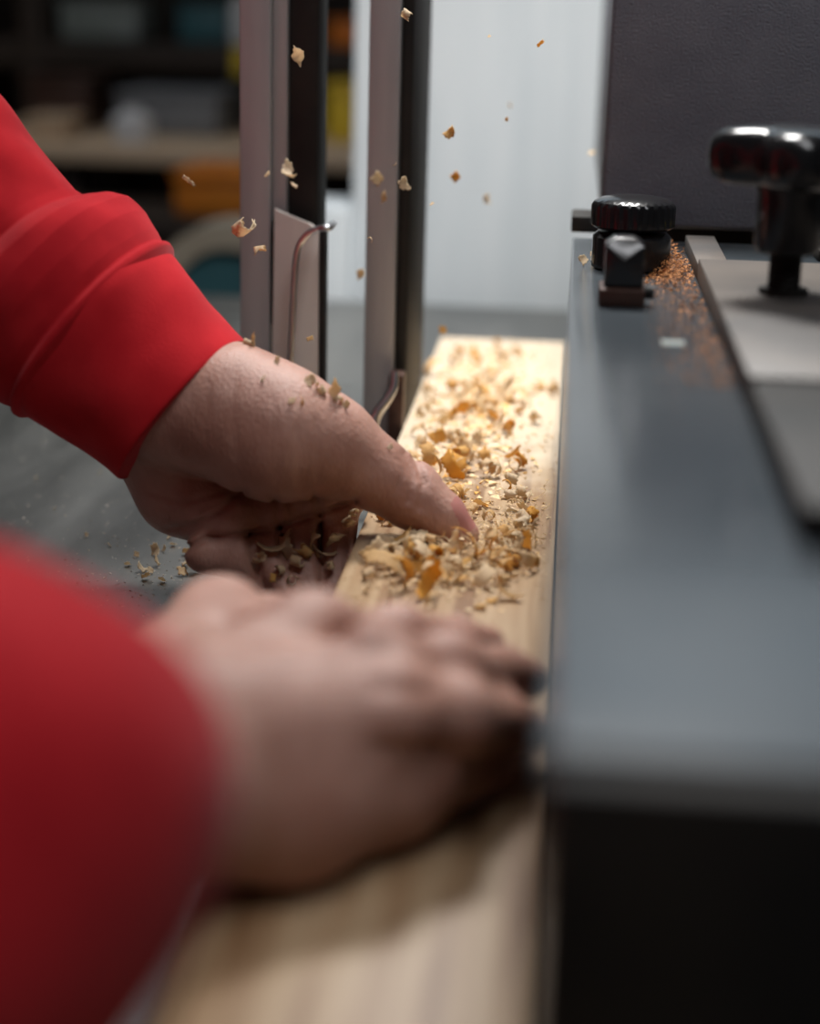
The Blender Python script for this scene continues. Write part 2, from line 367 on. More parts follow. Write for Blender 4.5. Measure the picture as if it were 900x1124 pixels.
# lobed clamp knob
lc = onz(861, 324, ZP); lx, ly = lc[0], lc[1] + 0.006
lk = thing('lobed_knob', (lx, ly, ZP), 'large glossy black lobed clamp knob on the raised plate', 'knob')
obj('threaded_stem', lathe(NB(), [(0.0072 - 0.0008 * (k % 2), ZP + 0.0009 * k) for k in range(20)], lx, ly, 24), M['black_matt'], lk)
obj('washer', lathe(NB(), [(0.0105, ZP), (0.0105, ZP + 0.002), (0.008, ZP + 0.0022)], lx, ly, 32), M['black_matt'], lk)
zb = ZP + 0.0175
obj('hub', lathe(NB(), [(0.0085, zb - 0.001), (0.0125, zb), (0.0140, zb + 0.003), (0.0140, zb + 0.022), (0.0155, zb + 0.029), (0.012, zb + 0.034)], lx, ly, 40), M['black'], lk)
def lobes():
    bm = NB(); n = 120; zs = []
    def R(a): return 0.0235 + 0.0125 * (0.5 + 0.5 * math.cos(4 * (a - math.pi))) ** 0.75
    prof = [(0.55, 0.0), (0.80, 0.0006), (0.93, 0.003), (0.985, 0.007), (1.0, 0.012), (0.985, 0.0165), (0.93, 0.0205), (0.82, 0.0228), (0.55, 0.0240), (0.15, 0.0246)]
    rings = []
    for s, z in prof:
        rings.append([bm.verts.new((lx + R(2 * math.pi * i / n) * s * math.cos(2 * math.pi * i / n), ly + R(2 * math.pi * i / n) * s * math.sin(2 * math.pi * i / n), zb + 0.0275 + z)) for i in range(n)])
    for a, b in zip(rings[:-1], rings[1:]):
        for i in range(n):
            j = (i + 1) % n; bm.faces.new((a[i], a[j], b[j], b[i]))
    bm.faces.new(rings[0][::-1]); bm.faces.new(rings[-1]); return bm
obj('grip', lobes(), M['black'], lk)
yb = onz(897, 287, 1.075)
ys = thing('yellow_toggle', (0.135, 0.93, ZF), 'small yellow plastic toggle beside the lobed knob', 'toggle')
obj('toggle_base', box(NB(), 0.128, 0.146, 0.92, 0.94, ZF, ZF + 0.006, 0.001), M['black_matt'], ys)
obj('toggle_tip', lathe(NB(), [(0.006, ZF + 0.006), (0.0075, ZF + 0.009), (0.0075, ZF + 0.015), (0.005, ZF + 0.0175)], 0.137, 0.93, 24), M['yellow'], ys)

# ------------------------------------------------------------------ guard posts left of the board
def vpost(px0, px1, py, d): 
    a = at(px0, py, d); b = at(px1, py, d); return a[0], b[0]
gp = thing('guard_post', (-0.115, 1.04, ZT), 'grey and black upright guard post touching the left edge of the board', 'guard post')
x0, x1 = vpost(407, 440, 200, 1.03); _, x2 = vpost(407, 471, 200, 1.03)
obj('upright', box(NB(), x0, x1, 1.015, 1.055, ZT, 1.62, 0.0012), M['post'], gp)
obj('black_strip', box(NB(), x1 + 0.0002, BX - 0.0005, 1.021, 1.135, ZT, 1.62, 0.0025), M['black_matt'], gp)
g0 = at(424, 440, 0.995)
lv = [at(433, 408, 0.985), at(432, 425, 0.985), at(424, 440, 0.985), at(413, 455, 0.985), at(409, 470, 0.985), at(411, 492, 0.985)]
obj('lever', tube(NB(), smoothpath(lv, 5), [0.0022 + 0.0012 * min(1, k / 18) for k in range(26)], 10), M['chrome'], gp)
bx0, bx1 = vpost(419, 436, 460, 1.0)
obj('bracket', box(NB(), bx0, bx1, 1.0, 1.0145, ZT, 0.972, 0.001), M['rust'], gp)

gl = thing('guard_post', (-0.165, 1.02, ZT), 'wider grey guard post with beige cover plate and wire handle', 'guard post')
a0, a1 = vpost(268, 301, 200, 1.0); _, a2 = vpost(268, 317, 200, 1.0); _, a3 = vpost(268, 354, 120, 1.0)
obj('upright', box(NB(), a0, a1, 0.985, 1.03, ZT, 1.62, 0.0012), M['post'], gl)
obj('inner_rail', box(NB(), a1 + 0.0004, a2, 0.993, 1.028, 1.062, 1.62, 0.0008), M['post'], gl)
obj('black_strip', box(NB(), a2 + 0.0002, a3, 0.998, 1.035, 1.0, 1.62, 0.0015), M['black_matt'], gl)
obj('black_block', box(NB(), a1 + 0.0004, a2 - 0.0002, 0.990, 1.028, 1.0, 1.0615, 0.0015), M['black_matt'], gl)
# beige cover plate with a sloping top
def yz(px, py, y):
    r = ray(px, py); t = (y - CAM[1]) / r[1]; p = CAM + r * t; return p[0], p[2]
yp = 0.982
pts = [yz(297, 440, yp), yz(349, 440, yp), yz(350, 252, yp), yz(338, 245, yp), yz(301, 229, yp)]
pts[0] = (pts[0][0], ZT); pts[1] = (pts[1][0], ZT)
obj('cover_plate', prism(NB(), pts, 'y', yp, yp + 0.004, 0.0006), M['beige'], gl)
e0 = yz(349.5, 440, yp); e1 = yz(356, 440, yp); e2 = yz(357, 254, yp); e3 = yz(350.5, 252, yp)
obj('plate_edge', prism(NB(), [(e0[0], ZT), (e1[0], ZT), e2, e3], 'y', yp + 0.0002, yp + 0.012, 0.0006), M['black_matt'], gl)
yh = 0.968
hp = [(361, 250), (350, 251), (338, 257), (329, 268), (325, 284), (323, 310), (321, 350), (319, 390), (317, 440), (316, 470)]
hp3 = []
for p in hp:
    x, z = yz(*p, yh); hp3.append((x, yh, z))
hp3 = [(hp3[0][0], yp + 0.004, hp3[0][2])] + hp3
obj('wire_handle', tube(NB(), smoothpath(hp3, 6), 0.0019, 12), M['chrome'], gl)

# ------------------------------------------------------------------ SDF bodies
def sd_cone(P, a, b, r1, r2):
    a = np.asarray(a, float); b = np.asarray(b, float)
    ba = b - a; l2 = ba @ ba; rr = r1 - r2; a2 = l2 - rr * rr; il2 = 1.0 / l2
    pa = P - a; y = pa @ ba; z = y - l2
    v = pa * l2 - y[..., None] * ba; x2 = np.einsum('...i,...i->...', v, v)
    y2 = y * y * l2; z2 = z * z * l2
    k = np.sign(rr) * rr * rr * x2
    d3 = (np.sqrt(x2 * a2 * il2) + y * rr) * il2 - r1
    d1 = np.sqrt(x2 + z2) * il2 - r2
    d2 = np.sqrt(x2 + y2) * il2 - r1
    return np.where(np.sign(z) * a2 * z2 > k, d1, np.where(np.sign(y) * a2 * y2 < k, d2, d3))
def smin(a, b, k):
    h = np.maximum(k - np.abs(a - b), 0) / k
    return np.minimum(a, b) - h * h * k * 0.25
class Field:
    def like(s):
        o = Field.__new__(Field); o.lo, o.h, o.n, o.P = s.lo, s.h, s.n, s.P; o.d = np.full(tuple(s.n), 0.2, np.float32); return o
    def __init__(s, lo, hi, h):
        s.lo = np.asarray(lo, float); s.h = h
        s.n = np.ceil((np.asarray(hi) - s.lo) / h).astype(int) + 1
        g = [s.lo[i] + h * np.arange(s.n[i]) for i in range(3)]
        s.P = np.stack(np.meshgrid(*[q.astype(np.float32) for q in g], indexing='ij'), -1)
        s.d = np.full(tuple(s.n), 0.2, np.float32)
    def cone(s, a, b, r1, r2, k=0.008):
        a = np.asarray(a, float); b = np.asarray(b, float); m = max(r1, r2) + k + 0.012
        l = np.maximum(((np.minimum(a, b) - m - s.lo) / s.h).astype(int), 0)
        u = np.minimum(((np.maximum(a, b) + m - s.lo) / s.h).astype(int) + 2, s.n)
        if np.any(u <= l): return
        sl = tuple(slice(l[i], u[i]) for i in range(3))
        s.d[sl] = smin(s.d[sl], sd_cone(s.P[sl], a, b, r1, r2), k)
    def chain(s, pts, rad, k=0.008):
        for i in range(len(pts) - 1): s.cone(pts[i], pts[i + 1], rad[i], rad[i + 1], k)
    def crease(s, pl, depth, width):
        """shallow groove along a line of points, at whatever surface lies within reach"""
        m = np.abs(s.d) < 0.009
        X, Y, Z = to_px(s.P[m])
        dm = np.full(X.shape, 1e9)
        for (ax, ay), (bx, by) in zip(pl[:-1], pl[1:]):
            vx, vy = bx - ax, by - ay
            t = np.clip(((X - ax) * vx + (Y - ay) * vy) / (vx * vx + vy * vy), 0, 1)
            dm = np.minimum(dm, np.hypot(X - ax - t * vx, Y - ay - t * vy))
        s.d[m] += depth * np.exp(-(dm / width) ** 2)
    def keep_out(s, lo, hi):
        q = np.maximum(np.asarray(lo) - s.P, s.P - np.asarray(hi)).max(-1)   # <0 inside the box
        s.d = np.maximum(s.d, -q)
    def mesh(s, it=2):
        d = s.d; n = s.n; sg = d < 0
        cnt = np.zeros(tuple(n - 1), np.int8)
        for i in (0, 1):
            for j in (0, 1):
                for k in (0, 1): cnt += sg[i:n[0] - 1 + i, j:n[1] - 1 + j, k:n[2] - 1 + k]
        act = np.argwhere((cnt > 0) & (cnt < 8))
        idx = np.full(tuple(n - 1), -1); idx[tuple(act.T)] = np.arange(len(act))
        acc = np.zeros((len(act), 3)); num = np.zeros(len(act))
        cor = [(i, j, k) for i in (0, 1) for j in (0, 1) for k in (0, 1)]
        for a in cor:
            for ax in range(3):
                if a[ax]: continue
                b = list(a); b[ax] = 1
                ia = act + np.array(a); ib = act + np.array(b)
                da = d[tuple(ia.T)]; db = d[tuple(ib.T)]
                m = (da < 0) != (db < 0)
                t = np.where(m, da / np.where(m, da - db, 1), 0)
                p = np.array(a, float) + np.zeros((len(act), 3)); p[:, ax] += t
                acc[m] += p[m]; num[m] += 1
        V = s.lo + (act + acc / num[:, None]) * s.h
        Q = []
        for ax in range(3):
            u, v = (ax + 1) % 3, (ax + 2) % 3
            sa = [slice(None)] * 3; sb = [slice(None)] * 3
            sa[ax] = slice(0, n[ax] - 1); sb[ax] = slice(1, n[ax])
            e = np.argwhere(sg[tuple(sa)] != sg[tuple(sb)])
            e = e[(e[:, u] > 0) & (e[:, v] > 0) & (e[:, u] < n[u] - 1) & (e[:, v] < n[v] - 1)]
            ins = sg[tuple(e.T)]
            def at_(du, dv):
                c = e.copy(); c[:, u] -= du; c[:, v] -= dv; return idx[tuple(c.T)]
            q = np.stack([at_(1, 1), at_(0, 1), at_(0, 0), at_(1, 0)], 1)
            q[~ins] = q[~ins][:, ::-1]
            Q.append(q)
        Q = np.concatenate(Q); Q = Q[(Q >= 0).all(1)]
        for _ in range(it):
            S = np.zeros_like(V); c = np.zeros(len(V))
            for a, b in ((0, 1), (1, 2), (2, 3), (3, 0)):
                np.add.at(S, Q[:, a], V[Q[:, b]]); np.add.at(S, Q[:, b], V[Q[:, a]])
                np.add.at(c, Q[:, a], 1); np.add.at(c, Q[:, b], 1)
            V = V * 0.5 + 0.5 * S / np.maximum(c, 1)[:, None]
        return V, Q

D0 = 0.82
def L(px, py, off=0.0): return at(px, py, D0 + off)
# left hand: thumb over the board, fingers curled down beside it
def left_hand():
    f = Field((-0.285, 0.725, 0.895), (-0.022, 0.885, 1.07), 0.0011)
    # forearm and wrist
    f.cone(L(60, 325, .0), L(190, 443, .0), 0.030, 0.029, 0.01)
    f.cone(L(95, 325, .012), L(176, 468, .022), 0.028, 0.025, 0.012)
    # palm slab, deeper than the ball of the thumb
    f.chain([L(172, 478, .026), L(200, 537, .027), L(226, 562, .020)], [.024, .0205, .015], .012)
    f.chain([L(200, 470, .03), L(262, 545, .033)], [.023, .016], .014)
    f.chain([L(225, 455, .032), L(310, 535, .038)], [.023, .016], .014)
    f.chain([L(240, 445, .03), L(352, 520, .040)], [.024, .017], .014)
    # ball of the thumb + thumb
    g = f.like()
    g.cone(L(196, 440, .0), L(250, 452, -.004), 0.0285, 0.0300, 0.012)
    g.cone(L(250, 452, -.004), L(305, 476, -.010), 0.0300, 0.0295, 0.014)
    g.cone(L(305, 476, -.010), L(362, 490, -.008), 0.0290, 0.0215, 0.014)
    g.cone(L(362, 490, -.008), L(412, 520, -.004), 0.0210, 0.0160, 0.010)
    g.cone(L(412, 520, -.004), L(452, 546, -.002), 0.0158, 0.0143, 0.008)
    g.cone(L(452, 546, -.002), L(482, 567, -.001), 0.0140, 0.0118, 0.006)
    g.cone(L(482, 567, -.001), L(507, 588, .001), 0.0116, 0.0086, 0.006)
    g.cone(L(440, 523, .002), L(456, 532, .002), 0.0095, 0.0095, 0.008)    # knuckle bump
    # fingers
    def finger(pts, rad, field):
        field.chain(pts, rad, 0.0045)
    def sub(pts, rad, k):
        q = f.like(); q.chain(pts, rad, k); return q.d
    dig = [([L(222, 556, .014), L(255, 574, .006)], [.0150, .0125]),
           ([L(268, 552, .022), L(298, 566, .014)], [.0140, .0120]),
           ([L(316, 540, .026), L(345, 552, .020)], [.0135, .0120]),
           ([L(360, 528, .032), L(382, 540, .026)], [.0130, .0115])]
    mid = [([L(226, 606, .004), L(262, 610, .004), L(284, 640, .006)], [.0106, .0102, .0085]),
           ([L(290, 592, .012), L(300, 628, .006), L(318, 652, .0)], [.0088, .0088, .0080]),
           ([L(328, 582, .018), L(334, 628, .012), L(348, 658, .004)], [.0098, .0094, .0082]),
           ([L(372, 566, .026), L(368, 622, .018), L(364, 655, .010)], [.0098, .0090, .0080])]
    d = f.d
    for p, r in dig: d = smin(d, sub(p, r, .004), 0.006)
    for p, r in mid: d = smin(d, sub(p, r, .005), 0.0032)
    for p, r in (([L(274, 566, .030), L(304, 655, .017)], .011), ([L(316, 556, .036), L(336, 655, .023)], .011), ([L(354, 546, .042), L(360, 650, .029)], .011)):
        d = smin(d, sub(p, [r, r], .004), 0.004)
    d = smin(d, sub([L(286, 566, .030), L(334, 572, .036)], [.013, .013], .004), 0.004)
    # thumb joins the palm with a fold
    d = smin(d, g.d, 0.0035)
    f.d = d
    for pl, dp, wd in [([(444, 498), (453, 526), (449, 550)], .0016, 4.0), ([(455, 503), (464, 530), (460, 558)], .0020, 4.2),
                       ([(437, 504), (441, 520), (437, 538)], .0008, 3.0), ([(467, 526), (471, 540), (467, 558)], .0006, 3.4),
                       ([(272, 590), (278, 612), (290, 645)], .0024, 4.2), ([(308, 578), (312, 605), (322, 650)], .0024, 4.2), ([(352, 565), (352, 600), (354, 645)], .0024, 4.2),
                       ([(203, 603), (228, 590), (262, 586), (300, 581), (345, 566), (392, 548)], .0030, 3.5), ([(300, 545), (306, 560), (304, 578)], .0022, 3.5), ([(344, 542), (348, 552), (350, 564)], .0022, 3.5),
                       ([(326, 470), (329, 500), (327, 538)], .0006, 3.4), ([(345, 462), (348, 500), (349, 530)], .0006, 3.4),
                       ([(300, 440), (303, 480), (304, 530)], .00045, 3.6), ([(258, 420), (256, 460), (260, 500)], .00045, 3.6),
                       ([(228, 420), (229, 450), (226, 480)], .00045, 3.6), ([(334, 465), (337, 500), (336, 530)], .0004, 2.8),
                       ([(185, 580), (215, 576), (240, 562), (268, 538)], .0022, 3.0),
                       ([(150, 510), (190, 520), (240, 530)], .0007, 2.5), ([(165, 540), (200, 552), (245, 540)], .0008, 2.5),
                       ([(175, 556), (205, 566), (240, 552)], .0006, 2.5)]:
        f.crease(pl, dp, wd)
    f.keep_out((BX - 0.0004, 0, ZT - 0.01), (0.3, 2, ZB + 0.0003))
    f.keep_out((-1, 0, 0.5), (1, 2, ZT + 0.0003))
    return f.mesh(4)
# right hand: laid flat on the board, fingers pointing to the fence
def H(px, py, h): return onz(px, py, ZB + h)
def right_hand():
    f = Field((-0.215, 0.30, 0.938), (0.004, 0.70, 1.07), 0.0017)
    # forearm / wrist
    f.cone(at(25, 835, .400), H(135, 806, .044), 0.025, 0.0205, .014)
    f.cone(at(35, 890, .395), H(165, 890, .034), 0.024, 0.0190, .014)
    im, mm, rm, pm = H(338, 705, .050), H(403, 742, .050), H(425, 790, .043), H(402, 848, .0245)
    f.chain([H(140, 795, .044), im], [.0200, .0125], .014)
    f.chain([H(150, 815, .044), mm], [.0205, .0130], .014)
    f.chain([H(160, 845, .038), rm], [.0205, .0130], .014)
    f.chain([H(170, 892, .030), H(318, 888, .0205), pm], [.0200, .0190, .0130], .014)
    f.chain([H(318, 886, .0200), H(425, 866, .0165), H(500, 845, .0120)], [.0185, .0155, .0105], .012)
    # thumb lying along the far side
    f.chain([H(140, 770, .042), H(240, 684, .032), H(300, 692, .020), H(352, 700, .012)], [.018, .0135, .0110, .0085], .012)
    f.chain([H(245, 690, .034), im], [.013, .011], .016)
    def finger(pts, r, lf):
        q = f.like()
        q.chain(pts, r, .005)
        u = np.array([0, 0, .0016])
        q.cone(pts[1] + u, pts[1] + u * 1.1, r[1] * .99, r[1] * .98, .006)
        f.d = smin(f.d, q.d, lf)
    finger([im, H(438, 702, .043), H(500, 704, .028), H(534, 708, .017)], [.0115, .0100, .0086, .0074], .005)
    finger([mm, H(492, 736, .045), H(550, 739, .028), H(576, 745, .016)], [.0122, .0106, .0092, .0080], .006)
    finger([rm, H(505, 788, .038), H(553, 793, .0225), H(573, 801, .0125)], [.0120, .0106, .0094, .0082], .006)
    finger([pm, H(470, 846, .0215), H(512, 842, .0125), H(536, 843, .0090)], [.0112, .0094, .0084, .0074], .006)
    # knuckles and tendons
    for p, r in ((im, .0085), (mm, .0090), (rm, .0088), (pm, .0080)):
        f.cone(p + np.array([0, 0, .0045]), p + np.array([.004, .004, .0042]), r, r * .9, .012)
    for pl, dp, wd in [([(372, 700), (388, 712), (420, 712)], .0025, 16), ([(415, 755), (440, 758), (470, 760)], .0018, 10),
                       ([(415, 820), (450, 822), (480, 820)], .0018, 10)]:
        f.crease(pl, dp, wd)
    f.keep_out((BX - 0.0004, 0, 0.8), (0.3, 2, ZB + 0.0003))
    f.keep_out((-0.0006, 0, 0.8), (0.3, 2, 1.2))
    return f.mesh(3)
# upper body that carries both arms (mostly out of the picture, under the hoodie)
LE = at(-250, 50, 0.84); LS = np.array([-0.60, 0.50, 1.42])
RE = np.array([-0.22, 0.165, 1.06]); RS = np.array([-0.48, 0.10, 1.37])
def arms_body():
    f = Field((-0.80, 0.0, 0.86), (-0.10, 0.92, 1.56), 0.008)
    f.chain([L(120, 385, .006), L(0, 280, .01), LE, LS], [.026, .032, .040, .050], .02)
    f.chain([at(40, 862, .41), at(-60, 890, .35), RE, RS], [.022, .030, .040, .050], .02)
    f.chain([LS, RS], [.075, .075], .05)
    f.chain([(-.62, .31, 1.38), (-.67, .31, 1.12), (-.70, .31, .95)], [.11, .11, .11], .06)
    return f.mesh(2)

def body_mesh():
    parts = [left_hand(), right_hand(), arms_body()]
    V = np.concatenate([p[0] for p in parts]); off = 0; Qs = []
    for v, q in parts: Qs.append(q + off); off += len(v)
    Q = np.concatenate(Qs)
    me = bpy.data.meshes.new('body'); me.from_pydata(V.tolist(), [], Q.tolist()); me.update()
    me.polygons.foreach_set('use_smooth', [True] * len(me.polygons))
    me.materials.append(M['skin']); me.materials.append(M['nail'])
    nl = len(parts[0][0]) 
    # finger nails: patches on the dorsal side of the tips
    cen = np.array([p.center[:] for p in me.polygons]); nor = np.array([p.normal[:] for p in me.polygons])
    mi = np.zeros(len(cen), int)
    def nail(c, n, ax, la, lw, cosmin):
        n = np.asarray(n, float); n /= np.linalg.norm(n); ax = np.asarray(ax, float); ax /= np.linalg.norm(ax)
        r = cen - c; u = r @ ax; s = r @ np.cross(n, ax)
        mi[((u / la) ** 4 + (s / lw) ** 4 < 1) & (nor @ n > cosmin) & (np.linalg.norm(r, axis=1) < .02)] = 1
    tn = -FWD * 0.55 + RIGHT * 0.45 + UP * 0.6
    nail(L(497, 578), tn, L(507, 588) - L(470, 558), .0080, .0068, 0.45)
    for m, t in ((H(500, 704, .028), H(534, 708, .017)), (H(550, 739, .028), H(576, 745, .016)), (H(553, 793, .0225), H(573, 801, .0125))):
        ax = np.asarray(t) - np.asarray(m); ax /= np.linalg.norm(ax)
        n = np.array([0, 0, 1.0]) - ax * ax[2]
        nail(np.asarray(t) + n * .006, n, ax, .0065, .0052, 0.6)
    me.polygons.foreach_set('material_index', mi.tolist())
    o = bpy.data.objects.new('body', me); C.objects.link(o); return o

person = thing('person', (-0.62, 0.31, 0.0), 'person in a red hoodie pressing a pine board along the fence with both hands', 'person')
body = body_mesh(); body.parent = person; body.matrix_parent_inverse = person.matrix_basis.inverted()

# ------------------------------------------------------------------ hoodie
def loft(bm, centers, nvec, rfun, seg=96, flat=0.85, inner=None):
    """rings along a path; rfun(i, theta) -> radius ; theta 0 = along nvec"""
    Cn = [np.asarray(c, float) for c in centers]; rings = []; n = np.asarray(nvec, float)
    for i, c in enumerate(Cn):
        t = Cn[min(i + 1, len(Cn) - 1)] - Cn[max(i - 1, 0)]; t /= np.linalg.norm(t)
        n = n - t * (n @ t); n /= np.linalg.norm(n); b = np.cross(t, n)
        ring = []
        for k in range(seg):
            a = 2 * math.pi * k / seg; r = rfun(i, a)
            ring.append(bm.verts.new(c + n * math.cos(a) * r + b * math.sin(a) * r * flat))
        rings.append(ring)
    for a, b in zip(rings[:-1], rings[1:]):
        for i in range(seg):
            j = (i + 1) % seg; bm.faces.new((a[i], a[j], b[j], b[i]))
    return rings
PXM = D0 / F
def prof(tab, t):
    xs = [p[0] for p in tab]; ys = [p[1] for p in tab]; return float(np.interp(t, xs, ys))
def sm(x, a, b):
    x = min(1, max(0, (x - a) / (b - a))); return x * x * (3 - 2 * x)

ax2 = np.array([-0.743, -0.669])
def Lax(t, off=0.0): return L(199 + ax2[0] * t, 449 + ax2[1] * t, off)
nL = L(199 + 66.9, 449 - 74.3) - L(199, 449)
def left_sleeve():
    # --- ribbed cuff
    tab = [(-2, 100), (0, 103), (20, 104), (57, 108), (90, 113), (118, 120), (128, 120)]
    ts = [26, 8, 0, -3, -2, 0] + list(range(4, 130, 4))
    rr = [88, 94, 97, 99.5, 102, 103] + [prof(tab, t) for t in range(4, 130, 4)]
    bm = NB()
    def rf(i, a):
        t = ts[i]; r = rr[i]
        wv = 2.4 * math.sin(3 * a + t * .035) + 2.2 * math.sin(5 * a - t * .05 + 1)
        return (r + wv * sm(t, 0, 60)) * PXM
    loft(bm, [Lax(t, .004 + t * .00002) for t in ts], nL, rf, 120, .92)
    cuff = obj('cuff', bm, M['red_rib'])
    # --- sleeve
    tab = [(112, 112), (122, 122), (127, 127), (132, 128), (138, 123), (150, 128), (175, 134), (200, 135), (216, 128), (228, 116), (236, 107), (250, 106), (300, 110), (375, 118), (480, 126), (620, 130), (900, 150), (1300, 170)]
    path = [Lax(110, .006), Lax(200, .008), Lax(300, .010), Lax(430, .014), LE, (LE + LS) / 2 + np.array([-.02, 0, 0]), LS]
    pts = smoothpath(path, 60)
    cum = [110.0]
    for a, b in zip(pts[:-1], pts[1:]): cum.append(cum[-1] + np.linalg.norm(b - a) / PXM)
    bm = NB()
    def rf2(i, a):
        t = cum[i]
        # the roll behind the seam leans: its back crease lies further up towards the viewer
        sh = 26 * (1 - math.cos(a)) * .5 * sm(t, 190, 236)
        te = t - sh if t > 150 else t
        r = prof(tab, te)
        low = sm(-math.cos(a), -.2, 1)
        if 205 < t < 330: r = r + 8 * low * (1 - sm(t, 250, 330)) * sm(t, 205, 230)
        r += sm(t, 150, 190) * (2.2 * math.sin(2 * a + t * .022) + 2.6 * math.sin(4 * a - t * .03 + .5) + 1.6 * math.sin(7 * a + t * .04))
        r += 2.2 * sm(t, 260, 340) * math.sin(t * .045 + 1.6 * math.cos(a) + .6)
        return r * PXM
    loft(bm, pts, nL, rf2, 120, .88)
    return bm, cuff
def right_sleeve():
    c0 = at(40, 862, .415)
    path = [c0, at(5, 872, .393), at(-35, 884, .368), at(-78, 892, .345), at(-170, 925, .300), RE, (RE + RS) / 2 + np.array([-.03, 0, 0]), RS]
    pts = smoothpath(path, 36)
    cum = [0.0]
    for a, b in zip(pts[:-1], pts[1:]): cum.append(cum[-1] + np.linalg.norm(b - a))
    nR = at(30, 700, .42) - c0
    # cuff: rings up to 52 mm, lip folded inwards
    k = [i for i, c in enumerate(cum) if c < .052]
    tab = [(0, .0395), (.02, .0405), (.04, .043), (.06, .046)]
    cen = [pts[8], pts[3], pts[0]] + [pts[i] for i in k]
    rad = [.0355, .0370, .0385] + [prof(tab, cum[i]) for i in k]
    bm = NB()
    loft(bm, cen, nR, lambda i, a: rad[i] + .0006 * math.sin(4 * a + i * .2), 96, 1.0)
    cuff = obj('cuff', bm, M['red_rib'])
    st = k[-1] - 4
    tab2 = [(.045, .044), (.050, .0495), (.055, .048), (.065, .052), (.085, .055), (.11, .053), (.16, .056), (.26, .062), (.5, .075)]
    bm = NB()
    def rf(i, a):
        t = cum[st + i]
        r = prof(tab2, t)
        r += sm(t, .06, .09) * (.0016 * math.sin(2 * a + t * 50) + .0016 * math.sin(4 * a - t * 70 + 1))
        return r
    loft(bm, pts[st:], nR, rf, 96, 1.0)
    return bm, cuff
lb, lcuff = left_sleeve()
rb, rcuff = right_sleeve()
tor = NB()
def torso():
    cen = [(-.70, .31, .82), (-.70, .31, .86), (-.695, .31, 1.0), (-.67, .31, 1.15), (-.64, .31, 1.28), (-.61, .31, 1.38), (-.605, .31, 1.44), (-.60, .31, 1.50)]
    rad = [.19, .205, .215, .225, .235, .225, .16, .075]
    loft(tor, cen, np.array([0, 1.0, 0]), lambda i, a: rad[i] * (1 + .02 * math.sin(6 * a + i)), 64, .62)
torso()
def join(bms):
    out = NB()
    for b in bms:
        me = bpy.data.meshes.new('tmp'); b.to_mesh(me); b.free(); out.from_mesh(me); bpy.data.meshes.remove(me)
    return out
hoodie = obj('hoodie', join([lb, rb, tor]), M['red'])
hoodie.parent = person; hoodie.matrix_parent_inverse = person.matrix_basis.inverted()
for c in (lcuff, rcuff): c.parent = hoodie

# ------------------------------------------------------------------ workshop background
by = 2.95
bench = thing('workbench', (-1.0, by, 0), 'long pale wood workbench against the dark shelves', 'workbench')
zbt = 0.926
obj('bench_top', box(NB(), -2.4, 0.6, by, by + 0.45, zbt - 0.032, zbt, 0.004), M['bench_wood'], bench)
for x in (-2.3, -0.95, 0.45):
    for y in (by + 0.05, by + 0.36): obj('leg', box(NB(), x, x + 0.08, y, y + 0.08, 0, zbt - 0.032, 0.004), M['dark_wood'], bench)
obj('lower_shelf', box(NB(), -2.3, 0.5, by + 0.06, by + 0.43, 0.28, 0.31, 0.003), M['dark_wood'], bench)
obj('back_board', box(NB(), -2.3, 0.5, by + 0.40, by + 0.42, 0.31, zbt - 0.032, 0.003), M['dark_wood'], bench)
rack = thing('shelf_rack', (-1.0, by + 0.5, 0), 'dark wooden shelf rack above the workbench', 'shelf')
for x in (-2.4, -1.1, 0.55): obj('post', box(NB(), x, x + 0.05, by + 0.47, by + 0.86, 0, 2.2, 0.003), M['dark_wood'], rack)
for z in (1.025, 1.42, 1.82): obj('shelf', box(NB(), -2.35, 0.55, by + 0.475, by + 0.86, z, z + 0.055, 0.003), M['dark_wood'], rack)
obj('back_panel', box(NB(), -2.35, 0.55, by + 0.86, by + 0.88, 0.9, 2.2, 0.002), M['dark_wood'], rack)
DB = 3.25
def bgp(px, py, d=DB): return at(px, py, d)
def boxthing(name, px0, px1, py0, py1, zbase, y, depth, mat, label, cat, lid=None, rnd=False):
    dd = y / FWD[1] * 0.97
    a = at(px0, (py0 + py1) / 2, 1.0); 
    def X(px, py):
        r = ray(px, py); t = y / r[1]; return CAM + r * t
    p0, p1 = X(px0, py1), X(px1, py0)
    z1 = p1[2]; 
    t = thing(name, ((p0[0] + p1[0]) / 2, y + depth / 2, zbase), label, cat)
    if rnd:
        r = (p1[0] - p0[0]) / 2; h = z1 - zbase
        obj('body', lathe(NB(), [(r * .9, zbase), (r, zbase + .01), (r, zbase + h * .75), (r * .6, zbase + h * .86), (r * .45, zbase + h * .88)], (p0[0] + p1[0]) / 2, y + r), mat, t)
        obj('cap', lathe(NB(), [(r * .5, zbase + h * .88), (r * .5, zbase + h), (r * .3, zbase + h * 1.005)], (p0[0] + p1[0]) / 2, y + r), lid or mat, t)
    else:
        h = z1 - zbase
        obj('body', box(NB(), p0[0], p1[0], y, y + depth, zbase, zbase + h * .86, .008), mat, t)
        obj('lid', box(NB(), p0[0] - .006, p1[0] + .006, y - .006, y + depth + .006, zbase + h * .86, z1, .006), lid or mat, t)
    return t
yS = by + 0.50
boxthing('storage_box', 128, 238, 103, 150, zbt, by + 0.20, 0.22, M['greybox'], 'long grey storage box at the back of the workbench', 'box')
boxthing('canister', 118, 162, 122, 172, zbt, by + 0.01, 0.1, M['white'], 'white canister on the workbench in front of the grey box', 'canister', rnd=True)
boxthing('wood_offcut', 30, 70, 130, 170, zbt, by + 0.05, 0.12, M['bench_wood'], 'pale wood offcut block at the left of the workbench', 'wood block')
boxthing('cardboard_carton', 30, 95, 85, 130, zbt, by + 0.22, 0.18, M['rust'], 'brown carton on the workbench behind the pale wood offcut', 'carton')
